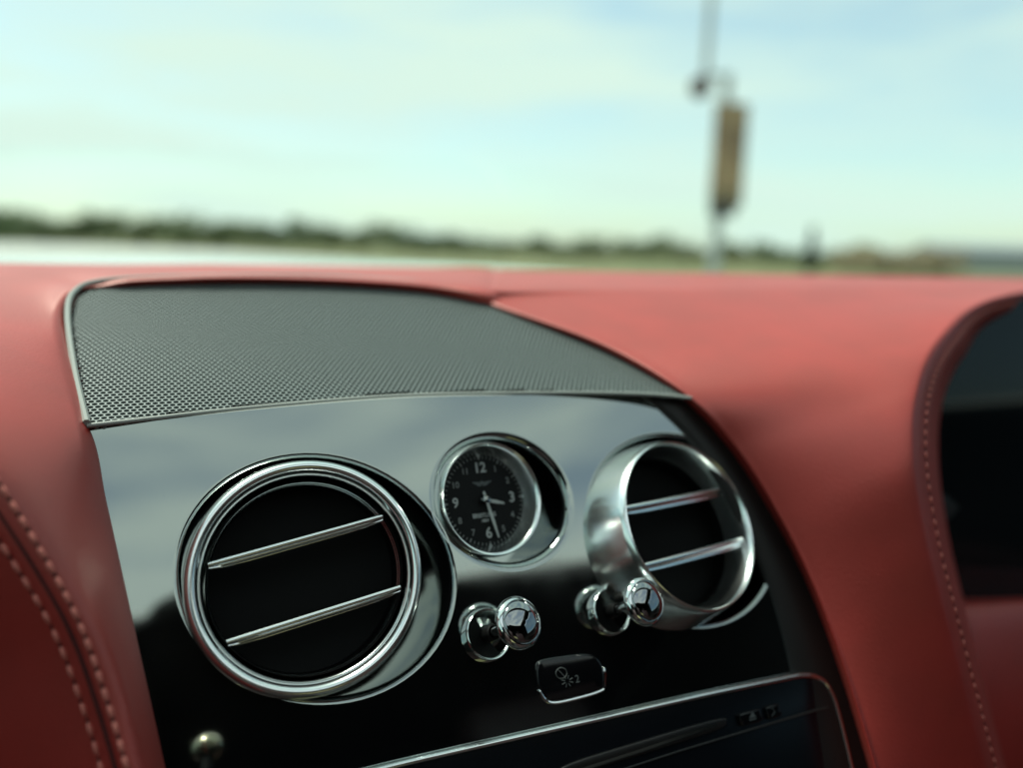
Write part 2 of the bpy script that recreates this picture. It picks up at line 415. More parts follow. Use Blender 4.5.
# right leather
RL = [  # boundary beside the strip (L), edge of the driver's display hood (Rr)
 ((500, 283, 'A', .68), (1075, 300, 'A', .68)),
 ((499, 270.5, 'A', .62), (1075, 281, 'A', .56)),
 ((495, 275.5, 'A', .54), (1072, 282.3, 'A', .51)),
 ((491, 289, 'G', -.010), (1068, 283.5, 'A', .46)),
 ((488, 302.5, 'G', -.004), (1062, 285, 'A', .42)),
 ((600, 345, 'G', -.008), (988, 301, 'A', .345)),
 ((682, 394, 'P', -.006), (944, 337, 'A', .300)),
 ((735, 450, 'P', -.008), (922, 388, 'A', .275)),
 ((780, 521, 'P', -.008), (918, 452, 'A', .260)),
 ((815, 592, 'P', -.008), (929, 530, 'A', .250)),
 ((845, 672, 'P', -.008), (949, 612, 'A', .240)),
 ((875, 770, 'P', -.008), (985, 752, 'A', .225)),
 ((905, 880, 'P', -.008), (1015, 860, 'A', .215)),
]
rn = []
for i, (l, q) in enumerate(RL):
    yl = Y(*l).y; yq = Y(*q).y; row = []
    if i >= 4: row.append(at_y(l[0] - 9, l[1] + 5, yl + .02))
    else: row.append(at_y(l[0] - 3, l[1] + 3, yl + .004))
    for t, e in ((0, 0), (.06, .18), (.3, .48), (.62, .80), (.92, 1.0), (1, 1)):
        px = l[0] + (q[0] - l[0]) * t; py = l[1] + (q[1] - l[1]) * t
        y = yl + (yq - yl) * e
        if i == 4: py += -4 * math.sin(math.pi * t)
        if .9 < t < .95: y -= .001
        row.append(at_y(px, py, y))
    e1, e2, e3 = (7, 4), (14, 8), (19, 11)
    if i in (4, 5): e1, e2, e3 = (4, 7), (6, 15), (8, 20)
    if i == 6: e1, e2, e3 = (8, 7), (14, 12), (19, 16)
    if i < 4: e1, e2, e3 = (4, 1), (8, 2), (12, 3)
    row.append(at_y(q[0] + e1[0], q[1] + e1[1], yq + .004))
    row.append(at_y(q[0] + e2[0], q[1] + e2[1], yq + .012))
    row.append(at_y(q[0] + e3[0], q[1] + e3[1], yq + .035))
    row.append(at_y(q[0] + e3[0] + 3, q[1] + e3[1] + 2, yq + .075))
    rn.append(row)
rv, rf = patch(rn, 10)
right_leather = obj('leather_pad', rv, rf, M['leather'], dash, label='red leather pad between the fascia strip and the driver display', auto=0)

# stitches: short raised threads lying in the leather
def stitches(curve3, n_, length, rad, parent, lift):
    s = MB()
    L_ = [0]
    for i in range(1, len(curve3)): L_.append(L_[-1] + (curve3[i] - curve3[i - 1]).length)
    tot = L_[-1]; pitch = tot / n_
    def pt(d):
        d = max(0, min(tot, d))
        for i in range(1, len(L_)):
            if L_[i] >= d:
                t = (d - L_[i - 1]) / max(1e-9, L_[i] - L_[i - 1]); return curve3[i - 1].lerp(curve3[i], t)
        return curve3[-1]
    hl = MB()
    for k in range(n_ - 1):
        p = pt((k + 1) * pitch); d_ = (pt((k + 1) * pitch + .0004) - p).normalized(); toc = (CAM - p).normalized()
        hl.add(*tube([p - d_ * .0006 + toc * .00005, p + toc * .00012, p + d_ * .0006 + toc * .00005], [rad * .5, rad * .8, rad * .5], 6))
    hl.obj('needle_holes', M['seam'], parent)
    for k in range(n_):
        c = (k + .5) * pitch; j = (random.random() - .5) * .12 * pitch
        q = [pt(c + j + length * x) for x in (-.5, -.25, 0, .25, .5)]
        li = [-.25, .45, .7, .45, -.25]
        toc = (CAM - q[2]).normalized()
        q = [p + toc * rad * l_ for p, l_ in zip(q, li)]
        s.add(*tube(q, [rad * .55, rad, rad * 1.05, rad, rad * .55], 6))
    return s
def col_curve(net, a, n=10):
    cols = [cr(r_, n) for r_ in net]
    return cr([c[a] for c in cols], n)
s = stitches(col_curve(lw_net, 40)[K0:], 70, .0042, .00075, left_leather, .0003)
t2 = stitches(col_curve(lw_net, 59)[K0:], 68, .0042, .00075, left_leather, .0003)
s.add(t2.v, t2.f); s.obj('stitching', M['thread'], left_leather)
# dark seam line between the two rows
seam = [p + (CAM - p).normalized() * -.0002 for p in col_curve(lw_net, 50)[K0:]]
obj('seam', *tube(seam, .0008, 6), M['seam'], left_leather)
rc = [cr(r_, 10) for r_ in rn]
ed = cr([r_[72] for r_ in rc], 10)[42:]
s = stitches(ed, 104, .0028, .0008, right_leather, .0003); s.obj('stitching', M['thread'], right_leather)

# ------------------------------------------------------------------ vents
def vent(px, py, proud, axis, upref, ro, slat_roll, label, slats, scale=1.0):
    o = panel_at(px, py, proud); fr = frame(axis, upref); a, uu, rr = fr; k = ro / .0456
    P = lambda pr: [(r_ * k, z_ * k) for r_, z_ in pr]
    body = MB(); body.add(*lathe(o, fr, P([(.0374, -.0035), (.0372, -.009), (.0368, -.024), (.02, -.026), (.00002, -.026)]), 96))
    if slats.get('drum', 1): body.add(*lathe(o, fr, P([(.0440, -.012), (.0438, -.020), (.040, -.034)]), 96))
    vt = body.obj('air_vent', M['black'], dash, label=label)
    obj('bezel', *lathe(o, fr, P(slats['prof']), 128), M['bezel'], vt, auto=50)
    if slats.get('inner'):
        mb_ = MB()
        for (r1, z1) in slats['inner']:
            mb_.add(*lathe(o, fr, P([(r1 + .0004, z1 - .0004), (r1, z1), (r1 - .0004, z1 - .0004), (r1 - .0002, z1 - .0012)]), 96))
        mb_.obj('inner_ring', M['dark_chrome'], vt)
    c, s_ = math.cos(R(slat_roll)), math.sin(R(slat_roll)); ex = rr * c + uu * s_; ey = uu * c - rr * s_
    for off_ in slats['off']:
        half = math.sqrt((.0373 * k) ** 2 - (off_ * k) ** 2) - .0003
        # blade with a rounded chrome nose
        prof = [(.0007, -.012), (.0008, -.0045), (.0007, -.0040), (.0002, -.0036), (-.0004, -.0037), (-.0009, -.0046), (-.0013, -.0050), (-.0017, -.0048), (-.0020, -.0050), (-.0020, -.0056), (-.0010, -.012)]
        v = []; n_ = len(prof); xs = [-1, -.97, -.85, -.6, -.3, 0, .3, .6, .85, .97, 1]
        for x in xs:
            tp = 1 - .4 * abs(x) ** 8
            for (d_, z_) in prof: v.append(o + ex * half * x + ey * (off_ * k + (d_ if d_ > 0 else d_ * tp) * slats['thick']) + a * (z_ * k - slats.get('back', 0)))
        f = [(i * n_ + j, i * n_ + (j + 1) % n_, (i + 1) * n_ + (j + 1) % n_, (i + 1) * n_ + j) for i in range(len(xs) - 1) for j in range(n_)]
        f += [tuple(range(n_)), tuple(range((len(xs) - 1) * n_, len(xs) * n_))]
        obj('slat', v, f, M['bezel'], vt, auto=60)
    return vt
def aim(px, py, right, upw, back=1):
    p = panel_at(px, py); c = (CAM - p).normalized()
    return (c + rt * right + up * upw).normalized()
prof_big = [(.0456 - (.0456 - q[0]) * .86, q[1]) for q in [(.0374, -.008), (.0376, -.0045), (.0379, -.0030), (.0384, -.0026), (.0387, -.0031), (.0390, -.0027), (.0396, -.0008), (.0408, .0007), (.0422, .0011), (.0436, .0004), (.0448, -.0016), (.0455, -.0048), (.0456, -.009), (.0450, -.012)]]
vent(307, 577, .007, aim(308, 578, .10, .06), up, .0438, 12.2, 'large round chrome air vent nearest the left leather', dict(prof=prof_big, off=(.0142, -.0152), thick=1.3, inner=[(.0373, -.0085), (.0371, -.0115)]))
prof_small = [(.0352, -.015), (.0362, -.009), (.0374, -.003), (.0381, -.0008), (.0387, -.0002), (.0393, -.0006), (.0404, -.004), (.0420, -.010), (.0440, -.017), (.0456, -.024), (.0466, -.032), (.0468, -.040)]
vent(680, 527, .012, aim(684, 526, .90, .34), up - rt * .1, .0445, -2.0, 'round chrome air vent swivelled to the right, behind the second knob', dict(prof=prof_small, drum=0, off=(.0128, -.0128), thick=1.55, back=.001))

# ------------------------------------------------------------------ clock
co = panel_at(493, 499, .001); ca = aim(493, 499, .60, .16); cfr = frame(ca, up - rt * .02); a, uu, rr = cfr
cr_ = .0242
hs = MB(); hs.add(*lathe(co, cfr, [(.0236, -.004), (.0238, -.014), (.022, -.022)], 72))
clock = hs.obj('clock', M['black'], dash, label='round analogue clock with a black dial between the two vents')
obj('bezel', *lathe(co, cfr, [(.0194, -.0082), (.0203, -.0064), (.0213, -.0040), (.0222, -.0016), (.0229, 0), (.0236, .0003), (.0242, -.0010), (.0244, -.005), (.0242, -.009)], 96), M['bezel'], clock, auto=60)
dz = -.0078
dl = MB(); dl.add(*lathe(co, cfr, [(.0203, dz + .0003), (.0201, dz), (.0001, dz)], 72))
dial = dl.obj('dial', M['dial'], clock)
mk = MB(); dpt = lambda ang, r_: co + a * (dz + .00015) + (uu * math.cos(R(ang)) + rr * math.sin(R(ang))) * r_
for hr, sz in ((12, .0062), (3, .0062), (6, .0062), (9, .0058)): text_mesh(str(hr), dpt(hr * 30, .0140), rr, uu, sz, .0, mk, .00012)
tk = MB()
for hr in (1, 2, 4, 5, 7, 8, 10, 11): text_mesh(str(hr), dpt(hr * 30, .0150), rr, uu, .0037, .0, tk, .00006)
for mn in range(60):
    ang = mn * 6; d0, d1 = (.0180, .0192) if mn % 5 else (.0176, .0193)
    w = .00018 if mn % 5 else .00032
    p, q = dpt(ang, d0), dpt(ang, d1); tng = (uu * -math.sin(R(ang)) + rr * math.cos(R(ang))) * w
    tk.add([p - tng, p + tng, q + tng, q - tng], [(0, 1, 2, 3)])
tk.obj('minute_track', M['dim'], clock, smooth=False)
for ang in (0, 90, 180, 270):              # triangles at the quarters
    p = dpt(ang, .0174); q = dpt(ang, .0196); tng = (uu * -math.sin(R(ang)) + rr * math.cos(R(ang))) * .0009
    mk.add([q - tng, q + tng, p], [(0, 1, 2)])
lc = co + a * (dz + .00015)
text_mesh('BREITLING', lc - uu * .0063 - rr * .001, rr, uu, .0024, 0, mk, .00006)
text_mesh('1884', lc - uu * .0086 - rr * .001, rr, uu, .0019, 0, mk, .00004)
numer = mk.obj('numerals', M['white'], clock, smooth=False)
wg = MB()                                   # winged emblem under the twelve
for sgn in (-1, 1):
    for i_ in range(3):
        y0 = .0078 - i_ * .0006; L_ = .0046 - i_ * .0011
        wg.add([lc + uu * y0 + rr * sgn * .0004, lc + uu * (y0 - .00045) + rr * sgn * .0004, lc + uu * (y0 - .0002) + rr * sgn * L_, lc + uu * (y0 + .0004) + rr * sgn * L_], [(0, 1, 2, 3)])
wg.add([lc + uu * (.0076 + .0008 * math.cos(t)) + rr * .0007 * math.sin(t) for t in [k * .5236 for k in range(12)]], [tuple(range(12))])
wg.obj('emblem', M['grey_print'], clock, smooth=False)
def hand(name, ang, L_, w, zoff):
    d = uu * math.cos(R(ang)) + rr * math.sin(R(ang)); t = a.cross(d); b = co + a * (dz + zoff)
    v = []
    for (x, ww) in ((-.22 * L_, w * .7), (0, w * .8), (.55 * L_, w), (L_, w * .45)):
        v += [b + d * x - t * ww, b + d * x + t * ww, b + d * x + t * ww + a * .0003, b + d * x - t * ww + a * .0003]
    f = [(i * 4 + j, i * 4 + (j + 1) % 4, i * 4 + 4 + (j + 1) % 4, i * 4 + 4 + j) for i in range(3) for j in range(4)] + [(0, 1, 2, 3), (12, 13, 14, 15)]
    obj(name, v, f, M['white'], clock, smooth=False)
hand('hour_hand', 104, .0092, .00075, .0012); hand('minute_hand', 168, .0168, .00070, .0018)
obj('hand_hub', *lathe(co + a * dz, cfr, [(.0019, .0006), (.0019, .0026), (.0015, .0030), (.0001, .0031)], 32), M['dark_chrome'], clock)

# ------------------------------------------------------------------ pull knobs
def pull_knob(bpx, kpx, rb, rk, label):
    b = panel_at(*bpx, .0012); k0 = panel_at(*bpx, .021); dist = (k0 - CAM).dot(fw)
    kc = at_d(*kpx, dist); ax = (kc - b).normalized(); L_ = (kc - b).length
    fr = frame(ax, up)
    col = MB(); col.add(*lathe(b, fr, [(rb * .86, -.004), (rb * .87, .0), (rb * .90, .0007), (rb * .95, .0010), (rb * .985, .0006), (rb, -.0003), (rb * 1.0, -.004)], 64))
    kb = col.obj('pull_knob', M['chrome'], dash, label=label)
    obj('socket', *lathe(b, fr, [(rb * .87, -.0008), (rb * .80, -.0012), (rb * .30, -.0014), (rb * .30, .004), (rb * .24, .0045)], 48), M['black'], kb)
    obj('stem', *lathe(b, fr, [(rb * .20, -.003), (rb * .19, L_ * .2), (rb * .17, L_ * .28), (rb * .17, L_ * .7), (rb * .40, L_ * .8)], 32), M['chrome'], kb)
    z = L_
    v, f = lathe(b, fr, [(rk * .3, z - .0046), (rk * .75, z - .0050), (rk * .92, z - .0042), (rk, z - .0028), (rk * 1.0, z - .0016), (rk * .93, z - .0004), (rk * .86, z + .0001), (rk * .82, z - .0003)], 96)
    for i in range(96 * 1, 96 * 3):          # knurled back of the head
        if i % 2: c = b + ax * (v[i] - b).dot(ax); v[i] = c + (v[i] - c) * .965
    obj('knob_head', v, f, M['chrome'], kb)
    cap = [(rk * .82 * math.cos(t), z - .0003 + .0030 * math.sin(t)) for t in [i * math.pi / 2 / 10 for i in range(11)]]; cap[-1] = (.00005, z + .0027)
    obj('knob_cap', *lathe(b, fr, cap, 64), M['smoked'], kb)
pull_knob((488, 635), (522, 622.5), .0103, .0099, 'chrome pull knob below the clock, near the big vent')
pull_knob((611, 612), (648, 601.5), .0098, .0097, 'chrome pull knob in front of the right vent')

# ------------------------------------------------------------------ warning button
def px_plate(pxs, h0, h1, bev, name, m, parent, label=None):
    lo = [st(*p) for p in pxs]; n_ = len(lo); c = (sum(p[0] for p in lo) / n_, sum(p[1] for p in lo) / n_)
    rings = [[pan(*p, h0) for p in lo], [pan(*p, h1 - bev) for p in lo]]
    for q in (.3, .7, 1):
        rings.append([pan(*p, h1 - bev + bev * math.sin(q * math.pi / 2)) for p in offset_loop(lo, -bev * (1 - math.cos(q * math.pi / 2)))])
    v = [x for r_ in rings for x in r_]
    f = [(i * n_ + j, i * n_ + (j + 1) % n_, (i + 1) * n_ + (j + 1) % n_, (i + 1) * n_ + j) for i in range(len(rings) - 1) for j in range(n_)] + [tuple(range((len(rings) - 1) * n_, len(rings) * n_))]
    return obj(name, v, f, m, parent, label=label, auto=35)
bt = cr([(537, 668), (543, 661), (565, 657), (588, 655), (597, 659), (603, 669), (604, 686), (600, 691), (580, 697), (556, 702), (547, 700), (539, 688)], 5, True)
btn = px_plate(bt, -.001, .0016, .0008, 'push_button', M['gloss'], dash, 'small black push button with a chrome lower edge')
edge = cr([(540, 690), (547, 701), (557, 703.5), (580, 698.5), (601, 692), (605, 686), (605, 668)], 6)
obj('chrome_edge', *tube([panel_at(*p, .0006) for p in edge], [.0002] + [.0007] * (len(edge) - 2) + [.0002], 8), M['chrome'], btn)
ic = MB(); icn = lambda px, py: panel_at(px, py, .00175)
ring = [icn(561 + 5.5 * math.cos(t), 674 + 5.5 * math.sin(t)) for t in [k * .2618 for k in range(24)]]
ic.add(*tube(ring, .00016, 4, True)); ic.add(*tube([icn(557, 670), icn(565, 678)], .00016, 4))
for k in range(8):
    t = k * math.pi / 4 + .2; ic.add(*tube([icn(567 + 2.5 * math.cos(t), 682 + 2.5 * math.sin(t)), icn(567 + 6 * math.cos(t), 682 + 6 * math.sin(t))], .00018, 4))
text_mesh('2', icn(577, 680), ES, ET, .0042, 0, ic)
ic.obj('icon', M['grey_print'], btn, smooth=False)

# ------------------------------------------------------------------ media unit with chrome frame
sc_px = cr([(330, 783), (400, 765), (500, 742), (600, 719.5), (700, 697), (780, 680.5), (805, 676), (822, 680), (833, 694), (842, 720), (853, 760), (866, 810)], 6)
scr_out = [(p[0], p[1]) for p in sc_px] + [(872, 900), (330, 920)]
unit = px_plate(scr_out, -.002, .0022, .0008, 'media_unit', M['unit'], dash, 'black media unit with disc slot framed in chrome')
obj('frame', *tube([panel_at(p[0], p[1], .0024) for p in sc_px], .00115, 10), M['chrome'], unit)
slot = [(590, 771), (650, 753), (700, 737), (722, 729), (727, 722), (722, 719), (690, 727), (640, 742), (570, 764), (560, 775)]
px_plate(cr(slot, 4, True), .0015, .0032, .0006, 'slot_surround', M['trim'], unit)
sl = [panel_at(p[0], p[1], .0034) for p in ((575, 772), (640, 751), (690, 734), (716, 725))]
obj('disc_slot', *tube(sl, [.0011, .0011, .0011, .0006], 8, flat=.4), M['black'], unit)
ln = [panel_at(p[0], p[1], .0026) for p in ((600, 778), (680, 752), (760, 728), (815, 712), (830, 709))]
obj('panel_ridge', *tube(ln, .0005, 6), M['trim'], unit)
for pts in ([(738, 715), (760, 709), (763, 722), (741, 728)], [(765, 708), (779, 704), (782, 717), (768, 721)]):
    q = []
    for i in range(4):
        a1 = Vector(pts[i]); b1 = Vector(pts[(i + 1) % 4]); q += [a1.lerp(b1, .12), a1.lerp(b1, .88)]
    bb = px_plate([(p.x, p.y) for p in q], .0015, .0036, .0007, 'media_button', M['gloss'], unit)
mi = MB(); ctr = lambda x, y: panel_at(x, y, .0038)
mi.add([ctr(748, 719), ctr(755, 717.2), ctr(751, 712.5)], [(0, 1, 2)]); mi.add([ctr(748.3, 721.6), ctr(755.3, 719.7), ctr(755.3, 718.5), ctr(748.2, 720.4)], [(0, 1, 2, 3)])
mi.add(*tube([ctr(771, 717), ctr(774, 712.5), ctr(771.5, 709)], .00016, 4)); 
mi.obj('icon', M['grey_print'], unit, smooth=False)

# ------------------------------------------------------------------ driver display in its hood
dsp = MB()
d_px = [(1230, 296), (1100, 294), (985, 304), (950, 340), (935, 385), (933, 450), (945, 530), (965, 612), (1100, 600), (1230, 594)]
dz_y = .335
DN = Vector((-.10, -.95, .12)).normalized(); D0 = at_y(960, 450, .365)
dpts = [on_plane(p[0] - 10 if p[0] < 1000 else p[0] + 20, p[1], D0, DN) for p in cr(d_px, 4, True)]
n = len(dpts); back = [p - DN * .02 for p in dpts]
disp = obj('instrument_display', dpts + back, [tuple(range(n))] + [(i, (i + 1) % n, n + (i + 1) % n, n + i) for i in range(n)], M['glass_dark'], dash, label='dark glossy driver display inside a stitched leather hood', smooth=False)
# lower inner leather of the hood
lon = []
for px in (940, 975, 1010, 1050, 1100, 1160, 1235):
    lon.append([Y(px, 596, 'A', .395), Y(px, 603 - (px - 970) * .05, 'A', .322), Y(px, 612 - (px - 970) * .05, 'A', .305), Y(px, 650, 'A', .292), Y(px, 720, 'A', .278), Y(px, 800, 'A', .268), Y(px, 900, 'A', .26)])
obj('lower_leather', *patch(lon, 8), M['leather'], dash, auto=0)

# leather visor carrying the hood on towards the door
vz = []
for k, px in enumerate((1050, 1075, 1110, 1160, 1240)):
    vz.append([Y(px, 318, 'A', .50), Y(px, 301, 'A', .44), Y(px, 290, 'A', .415), Y(px, 285.5, 'A', .43), Y(px, 282.6, 'A', .48), Y(px, 282.0 + k, 'A', .56), Y(px, 300, 'A', .68)])
obj('hood_visor', *patch(vz, 8), M['leather'], dash, auto=0)

# dark body of the dashboard underneath
b = MB(); b.add(*box(Vector((.14, .53, .60)), 1.55, .34, .62, bev=.02))
b.add(*box(Vector((.14, .50, .935)), 1.5, .20, .06, bev=.01))
b.obj('dashboard_body', M['cabin'], dash)

# ------------------------------------------------------------------ cabin round the camera
Z = CAM.z
RZ = Z + .36
OPEN = (-.60, .80, -.60, .09)              # opening of the sunroof: x0 x1 y0 y1
def slab_with_hole(x0, x1, y0, y1, ho, z0, z1):
    b_ = MB(); hx0, hx1, hy0, hy1 = ho
    for (a1, a2, c1, c2) in ((x0, x1, y0, hy0), (x0, x1, hy1, y1), (x0, hx0, hy0, hy1), (hx1, x1, hy0, hy1)):
        b_.add(*box(Vector(((a1 + a2) / 2, (c1 + c2) / 2, (z0 + z1) / 2)), a2 - a1, c2 - c1, z1 - z0))
    return b_
roof = thing('car_body', 'white car body round the dashboard with windscreen, bonnet and open sunroof', 'car', (.13, -.6, .2))
slab_with_hole(-.66, 1.06, -1.55, .16, OPEN, RZ, RZ + .035).obj('headliner', M['cabin'], roof, smooth=False)
slab_with_hole(-.66, 1.06, -1.55, .16, OPEN, RZ + .037, RZ + .05).obj('roof_skin', M['paint'], roof, smooth=False)
for x in (-.66, 1.06):
    rb = MB(); rb.add(*tube([Vector((x, .16, RZ + .02)), Vector((x + (.07 if x > 0 else -.04), .42, RZ - .17)), Vector((x + (.14 if x > 0 else -.08), .70, Z - .08))], .035, 10))
    rb.obj('windscreen_pillar', M['cabin'], roof)
    rb = MB(); rb.add(*box(Vector((x, -.62, Z + .1)), .05, .14, .56, bev=.015)); rb.obj('side_pillar', M['cabin'], roof)
for x in (-.70, 1.10): obj('quarter_panel', *box(Vector((x, -1.1, .82)), .07, .93, 1.2, bev=.01), M['cabin'], roof)
plate_pts = [(p.x, p.y) for p in cr([Vector((-.62, -.57, 0)), Vector((-.20, -.565, 0)), Vector((-.115, -.55, 0)), Vector((-.075, -.485, 0)), Vector((-.02, -.465, 0)), Vector((.12, -.485, 0)), Vector((.35, -.53, 0)), Vector((.52, -.56, 0)), Vector((.82, -.585, 0))], 6)] + [(.82, -.64), (-.62, -.64)]
nb = len(plate_pts); bz = [Vector((p[0], p[1], RZ - .003)) for p in plate_pts] + [Vector((p[0], p[1], RZ - .009)) for p in plate_pts]
obj('reflection_edge_plate', bz, [tuple(range(nb)), tuple(range(nb, 2 * nb))] + [(i, (i + 1) % nb, nb + (i + 1) % nb, nb + i) for i in range(nb)], M['cabin'], roof, smooth=False)  # added unseen plate, its curve shapes the dark edge reflected in the fascia
rw = MB(); rw.add(*box(Vector((.2, -1.55, Z + .0)), 1.8, .05, .76, bev=.01)); rw.obj('rear_bulkhead', M['cabin'], roof)

ws = []
for i in range(13):
    x = -.70 + 1.86 * i / 12; bow = ((i - 6) / 6) ** 2
    ws.append([Vector((x, .86 - .10 * bow, Z - .075)), Vector((x, .62 - .09 * bow, Z + .09)), Vector((x, .38 - .08 * bow, Z + .235)), Vector((x, .16 - .06 * bow, Z + .352))])
wv, wf = patch(ws, 3)
obj('windscreen', wv, wf, M['glass'], roof, auto=0)

for x in (-.70, 1.10):
    sg = 1 if x < 0 else -1
    d = obj('door', *box(Vector((x, -.02, .60)), .07, 1.24, .76, bev=.02), M['cabin'], roof)
    obj('armrest', *box(Vector((x + sg * .07, -.2, .72)), .09, .5, .06, bev=.02), M['seat'], d)
    obj('handle', *tube([Vector((x + sg * .06, .05 + .03 * k, .86 + .004 * math.sin(k))) for k in range(5)], .008, 8), M['chrome'], d)
    obj('window', *box(Vector((x, -.02, 1.19)), .006, 1.22, .41), M['side_clear'] if x < 0 else M['tinted'], d, smooth=False)
for x, lab in ((-.25, 'dark leather front seat left of the centre console'), (.52, 'dark leather front seat on the side of the driver display')):
    s_ = thing('front_seat', lab, 'car seat', (x, -.5, .2), 'front seats of the car')
    obj('seat_cushion', *box(Vector((x, -.36, .42)), .5, .5, .18, bev=.05), M['seat'], s_)
    ez = Vector((0, -.25, 1)).normalized(); ey = Vector((0, 1, .25)).normalized()
    obj('backrest', *box(Vector((x, -.68, .76)), .5, .16, .66, ey=ey, ez=ez, bev=.06), M['seat'], s_)
    obj('headrest', *box(Vector((x, -.79, 1.16)), .26, .11, .17, ey=ey, ez=ez, bev=.045), M['seat'], s_)
fl = MB(); fl.add(*box(Vector((.2, -.4, .2)), 1.85, 2.2, .04)); 
fl.obj('floor_carpet', M['cabin'], roof, smooth=False)

bon = []
for i in range(9):
    x = -.75 + 1.76 * i / 8; e = ((i - 4) / 4) ** 2
    bon.append([Vector((x, .80, Z - .10 - .03 * e)), Vector((x, .90, Z - .045 - .03 * e)), Vector((x, 1.15, Z - .026 - .035 * e)), Vector((x, 1.5, Z - .036 - .04 * e)), Vector((x, 1.85, Z - .085 - .05 * e)), Vector((x, 2.1, Z - .25 - .05 * e)), Vector((x, 2.2, Z - .6))])
obj('bonnet', *patch(bon, 6), M['paint'], roof, auto=0)

# added lever below the view, put in for its glint in the fascia
kt = at_d(204, 846, .185); lv = thing('glint_lever', 'added short lever with a small pale metal knob that glints in the fascia', 'lever', kt + Vector((.0, .01, -.10)))
M['nickel'] = mat('warm_nickel', (.72, .62, .44), .22, 1)
obj('knob', *lathe(kt, frame(Vector((.15, -.35, 1)), Vector((0, 1, 0))), [(.00002, .0056), (.0026, .0053), (.0052, .0038), (.0066, .001), (.0068, -.0016), (.0058, -.004), (.0034, -.0060)], 40), M['nickel'], lv)
obj('stem', *tube([kt + Vector((-.0004, .0013, -.005)), kt + Vector((-.002, .006, -.03)), kt + Vector((.0, .01, -.10))], [.0026, .003, .006], 14), M['black'], lv)

# ------------------------------------------------------------------ outside
S = 3000
obj('ground', [(-S, -S, 0), (S, -S, 0), (S, S, 0), (-S, S, 0)], [(0, 1, 2, 3)], M['grass'], None, smooth=False, kind='structure')
rp = [ground_at(-500, 9, .004), ground_at(1400, 6, .004), ground_at(760, 26, .004), ground_at(430, 42, .004), ground_at(230, 72, .004), ground_at(60, 92, .004), ground_at(-60, 94, .004), ground_at(-700, 90, .004)]
obj('road', rp, [tuple(range(len(rp)))], M['concrete'], None, smooth=False, kind='structure')

def leaf_clump(mb_, c, rx, ry, rz, n_, size, rng):
    for _ in range(n_):
        while True:
            q = Vector((rng.uniform(-1, 1), rng.uniform(-1, 1), rng.uniform(-1, 1)))
            if q.length < 1: break
        p = c + Vector((q.x * rx, q.y * ry, q.z * rz)); d1 = Vector((rng.gauss(0, 1), rng.gauss(0, 1), rng.gauss(0, 1))).normalized(); d2 = d1.orthogonal().normalized()
        s_ = size * rng.uniform(.6, 1.3)
        mb_.add([p - d1 * s_, p + d2 * s_ * .6, p + d1 * s_, p - d2 * s_ * .6], [(0, 1, 2, 3)])
rng = random.Random(3)
tl = MB()
px = -260
while px < 860:
    t = max(0, min(1, px / 700)); dist = rng.uniform(92, 120)
    topPx = 20 - 9 * t + rng.uniform(-8, 4)
    if 300 < px < 420: topPx += 2
    H = 1.0 + dist * topPx / 800
    w = rng.uniform(1.8, 3.6)
    c = ground_at(px, dist, H * .5)
    for j in range(4):
        leaf_clump(tl, c + Vector((rng.uniform(-w, w) * .6, rng.uniform(-1, 1), rng.uniform(-.1, .35) * H)), w * .6, w * .6, H * .3, 60, .32, rng)
    leaf_clump(tl, c, w, w, H * .5, 90, .4, rng)
    px += rng.uniform(9, 20)
tl.obj('treeline', M['leaf'], None, smooth=False, kind='stuff', label='far green treeline along the horizon behind the car', cat='treeline')
dr = MB()
for px in range(845, 960, 9):
    d = rng.uniform(60, 70); H = rng.uniform(1.6, 2.2)
    leaf_clump(dr, ground_at(px, d, H * .5), 1.3, 1.3, H * .55, 160, .2, rng)
hd = dr.obj('dry_hedge', M['leaf_dry'], None, smooth=False, label='brownish dry hedge at the far right behind the dashboard', cat='hedge')

def tree(px, dist, H, w, label, m, conifer=True):
    b_ = ground_at(px, dist); t = thing('conifer_tree', label, 'tree', b_)
    obj('trunk', *tube([b_, b_ + Vector((.05, 0, H * .5)), b_ + Vector((0, 0, H * .95))], [.14, .1, .03], 8), M['bark'], t)
    cw = MB()
    for k in range(16):
        z = H * (.12 + .86 * k / 15); rr_ = w * (1 - k / 16.5) * rng.uniform(.85, 1.1)
        leaf_clump(cw, b_ + Vector((0, 0, z)), rr_, rr_, H * .05, int(26 + 60 * (1 - k / 16)), .16, rng)
    cw.obj('crown', m, t, smooth=False)
tree(812, 55, 2.95, .62, 'narrow dark conifer standing alone right of the lamp post', M['leaf_dark'])

bl = ground_at(985, 100); hb = thing('low_building', 'low grey building with a pitched roof at the far right', 'building', bl)
dx = Vector((rt.x, rt.y, 0)).normalized(); dyv = Vector((-dx.y, dx.x, 0))
obj('wall', *box(bl + Vector((0, 0, 1.1)), 12, 6, 2.2, dx, dyv), M['wall'], hb, smooth=False)
q = [bl + dx * x + dyv * y + Vector((0, 0, z)) for x, y, z in ((-6.4, -3.4, 2.2), (6.4, -3.4, 2.2), (6.4, 3.4, 2.2), (-6.4, 3.4, 2.2), (-6.4, 0, 3.0), (6.4, 0, 3.0))]
obj('roof', q, [(0, 1, 5, 4), (2, 3, 4, 5), (0, 4, 3), (1, 2, 5), (0, 3, 2, 1)], M['roofing'], hb, smooth=False)

